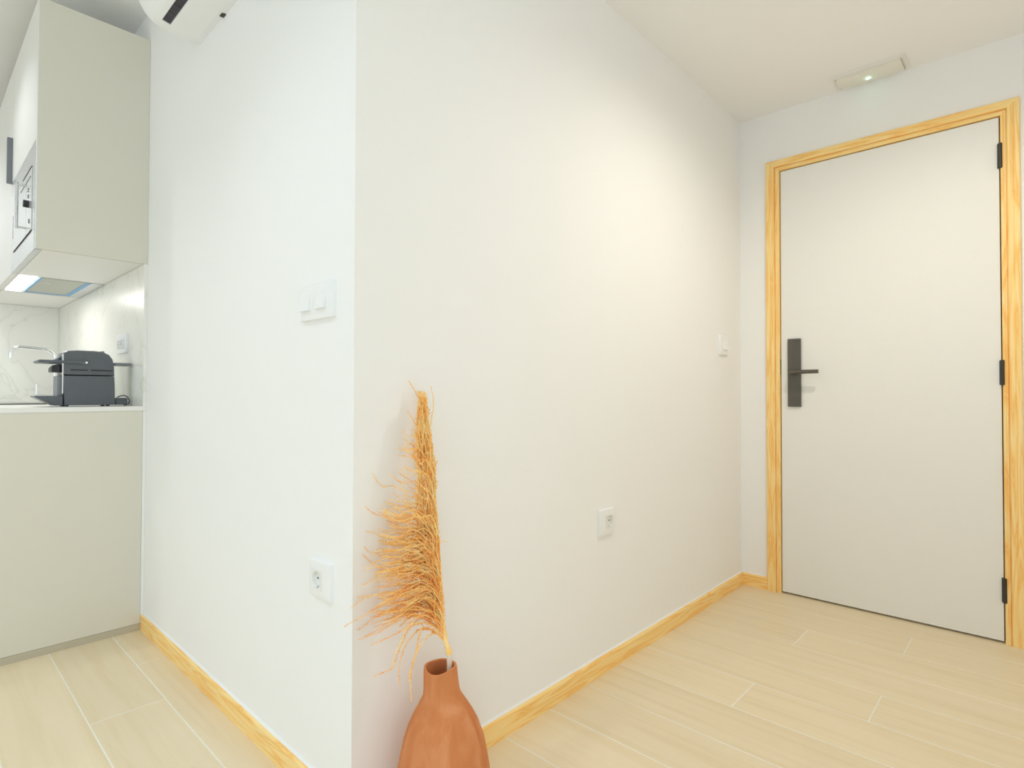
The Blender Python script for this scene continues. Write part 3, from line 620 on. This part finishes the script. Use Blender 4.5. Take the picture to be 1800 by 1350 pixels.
# single stalks that stand clear of the bundle (root to tip, picture points with an offset towards the room)
FR = [
 ([(748, 800), (743, 722), (738, 705), (730, 688), (718, 669)], 0), ([(751, 810), (755, 757), (759, 735), (762, 705), (757, 680)], .01),
 ([(745, 775), (738, 760), (728, 741), (716, 721)], .01), ([(750, 790), (740, 766), (734, 758), (722, 754)], 0), ([(748, 830), (735, 796), (725, 782), (717, 783), (714, 790)], .02),
 ([(752, 830), (738, 812), (722, 803), (700, 801)], .02), ([(755, 840), (757, 815), (760, 800), (760, 787)], -.005),
 ([(765, 940), (752, 895), (738, 874), (722, 865), (707, 861), (697, 856), (686, 853), (674, 856), (661, 843), (655, 832)], .03),
 ([(762, 910), (745, 875), (735, 857), (722, 845), (708, 836), (701, 831)], .01), ([(765, 870), (764, 835), (766, 822), (769, 811)], 0), ([(767, 905), (763, 868), (766, 852), (770, 845)], 0),
 ([(766, 950), (750, 915), (730, 895), (711, 886), (697, 880), (682, 878)], .04), ([(768, 985), (745, 930), (722, 920), (705, 917), (690, 910), (672, 908), (653, 900), (641, 889)], .05),
 ([(767, 960), (748, 912), (730, 895), (716, 892), (698, 893), (684, 897), (675, 906)], .02), ([(768, 930), (735, 888), (718, 885), (710, 862), (703, 845)], .03),
 ([(770, 990), (730, 955), (700, 946), (682, 946), (668, 944), (660, 937), (644, 934)], .02), ([(772, 1010), (740, 992), (700, 984), (670, 979), (652, 972), (640, 961)], .04),
 ([(773, 1015), (735, 985), (700, 978), (670, 984), (655, 990), (641, 999)], .06), ([(775, 1040), (735, 1008), (700, 1001), (678, 1003), (661, 1010), (651, 1022), (634, 1030)], .05),
 ([(776, 1050), (740, 1030), (710, 1030), (692, 1022), (675, 1018), (656, 1021)], .02), ([(779, 1090), (745, 1062), (700, 1046), (665, 1046), (640, 1052), (628, 1060), (615, 1069)], .05),
 ([(780, 1110), (745, 1072), (705, 1060), (675, 1062), (655, 1072), (640, 1082), (622, 1092), (605, 1101)], .07), ([(781, 1115), (750, 1088), (715, 1080), (690, 1090), (672, 1103), (650, 1115), (632, 1125)], .06),
 ([(781, 1118), (762, 1090), (745, 1082), (730, 1088), (712, 1105), (682, 1121), (653, 1133)], .08), ([(782, 1124), (760, 1100), (735, 1095), (716, 1103), (707, 1122), (696, 1148), (688, 1178)], .06),
 ([(782, 1124), (758, 1098), (737, 1096), (720, 1104), (710, 1124), (698, 1152), (687, 1176), (670, 1183), (655, 1191)], .07),
 ([(783, 1126), (760, 1108), (740, 1106), (728, 1114), (714, 1134), (706, 1152), (701, 1182), (702, 1206)], .05), ([(783, 1128), (762, 1108), (742, 1104), (736, 1122), (732, 1145), (725, 1168), (722, 1195), (723, 1231)], .08),
 ([(783, 1130), (766, 1114), (752, 1118), (742, 1130), (733, 1146), (726, 1168), (721, 1180), (719, 1197)], .04), ([(783, 1128), (781, 1095), (780, 1068), (779, 1046)], -.01),
 ([(772, 985), (764, 968), (770, 953), (778, 951), (787, 951)], .02), ([(780, 1090), (740, 1074), (690, 1072), (660, 1085), (640, 1100), (628, 1108)], .03), ([(778, 1080), (730, 1050), (690, 1040), (655, 1046), (628, 1050)], .03),
 ([(781, 1112), (740, 1086), (712, 1086), (690, 1096), (665, 1112), (640, 1120)], .04), ([(770, 960), (735, 928), (712, 932), (698, 926), (690, 920)], .04), ([(772, 975), (742, 955), (715, 960), (696, 950), (690, 940)], .03),
 ([(774, 1020), (720, 1005), (690, 1008), (668, 998), (650, 986), (638, 975)], .03), ([(775, 1030), (735, 995), (695, 992), (665, 996), (640, 1003)], .07)]
for k, (pts, w) in enumerate(FR):
    n = len(pts); mb = MB(); low = pts[0][1] > 1060
    frond(mb, [pp(x, y, w*(i/(n-1))**.8) for i, (x, y) in enumerate(pts)], rg, r0=.0016 if low else .0014, spike=.0082 if low else .0072, first=.2)
    mb.build('stalk', (AMBER if low else GOLD) if k % 4 else (GOLD if low else AMBER), t, fix=False)
# the dense bundle, too fine to pick apart
bundle = {0: MB(), 1: MB()}
def interp(tab, y):
    for (a, va), (b, vb) in zip(tab, tab[1:]):
        if a <= y <= b: return va+(vb-va)*(y-a)/(b-a)
    return tab[0][1] if y < tab[0][0] else tab[-1][1]
EDGE = [(690, 748), (722, 752), (762, 757), (815, 763), (872, 767), (925, 770), (985, 774), (1045, 778), (1095, 781), (1134, 784)]
WID = [(700, 10), (760, 24), (800, 30), (850, 33), (900, 42), (950, 46), (1000, 40), (1060, 26), (1100, 12), (1134, 2)]
for k in range(230):                                   # upright strands hugging the stalk
    y0 = 1118-rg.random()**.8*390; ln = rg.uniform(50, 105); q = rg.random()
    m_ = 6; ph = rg.uniform(0, 6.28); am = rg.uniform(1, 5); w0 = rg.uniform(-.012, .03); pts = []
    for i in range(m_):
        f = i/(m_-1); y = max(y0-ln*f, 694+rg.uniform(-6, 10)) if i < m_-1 else max(y0-ln, 690+rg.uniform(-4, 25))
        x = interp(EDGE, y) - 2 - interp(WID, y)*min(1.05, q*(.75+.35*f)) + am*math.sin(ph+f*5)
        pts.append(pp(x, y, w0*(.3+.7*f)))
    frond(bundle[1 if rg.random() < (.6 if y0 > 1040 else .15) else 0], pts, rg, r0=.0012, spike=.0076, dens=.85, first=0)
for k in range(290):                                   # sprays arching over to the left
    y0 = rg.triangular(905, 1122, 1075) if k % 14 else rg.uniform(830, 905); x0 = interp(EDGE, y0)-2; low = max(0, min(1, (y0-960)/150))
    far = rg.uniform(.35, 1)*(62+62*max(0, min(1, (y0-850)/170)))*(1 if y0 < 1090 else 1.05)
    rise = (62-30*low)*rg.uniform(.75, 1.2)
    dy = -rise*(1.15-1.05*low*rg.uniform(.3, 1)); w1 = rg.uniform(-.01, .07)
    C = [(x0, y0), (x0-far*.16, y0-rise*.62), (x0-far*.45, y0-rise), (x0-far*.75, y0-rise*.9+(dy+rise)*.35), (x0-far, y0+dy)]
    pts = [pp(x+rg.uniform(-3.5, 3.5)*(i > 0), y+rg.uniform(-5, 5)*(i > 0), w1*i/4) for i, (x, y) in enumerate(C)]
    frond(bundle[1 if rg.random() < (.65 if y0 > 1050 else .25) else 0], pts, rg, r0=.0013, spike=.0080, dens=.9, first=.08)
for q, m in ((0, GOLD), (1, AMBER)):
    tag(bundle[q].build('plume_bundle', m, t, fix=False), kind='stuff')
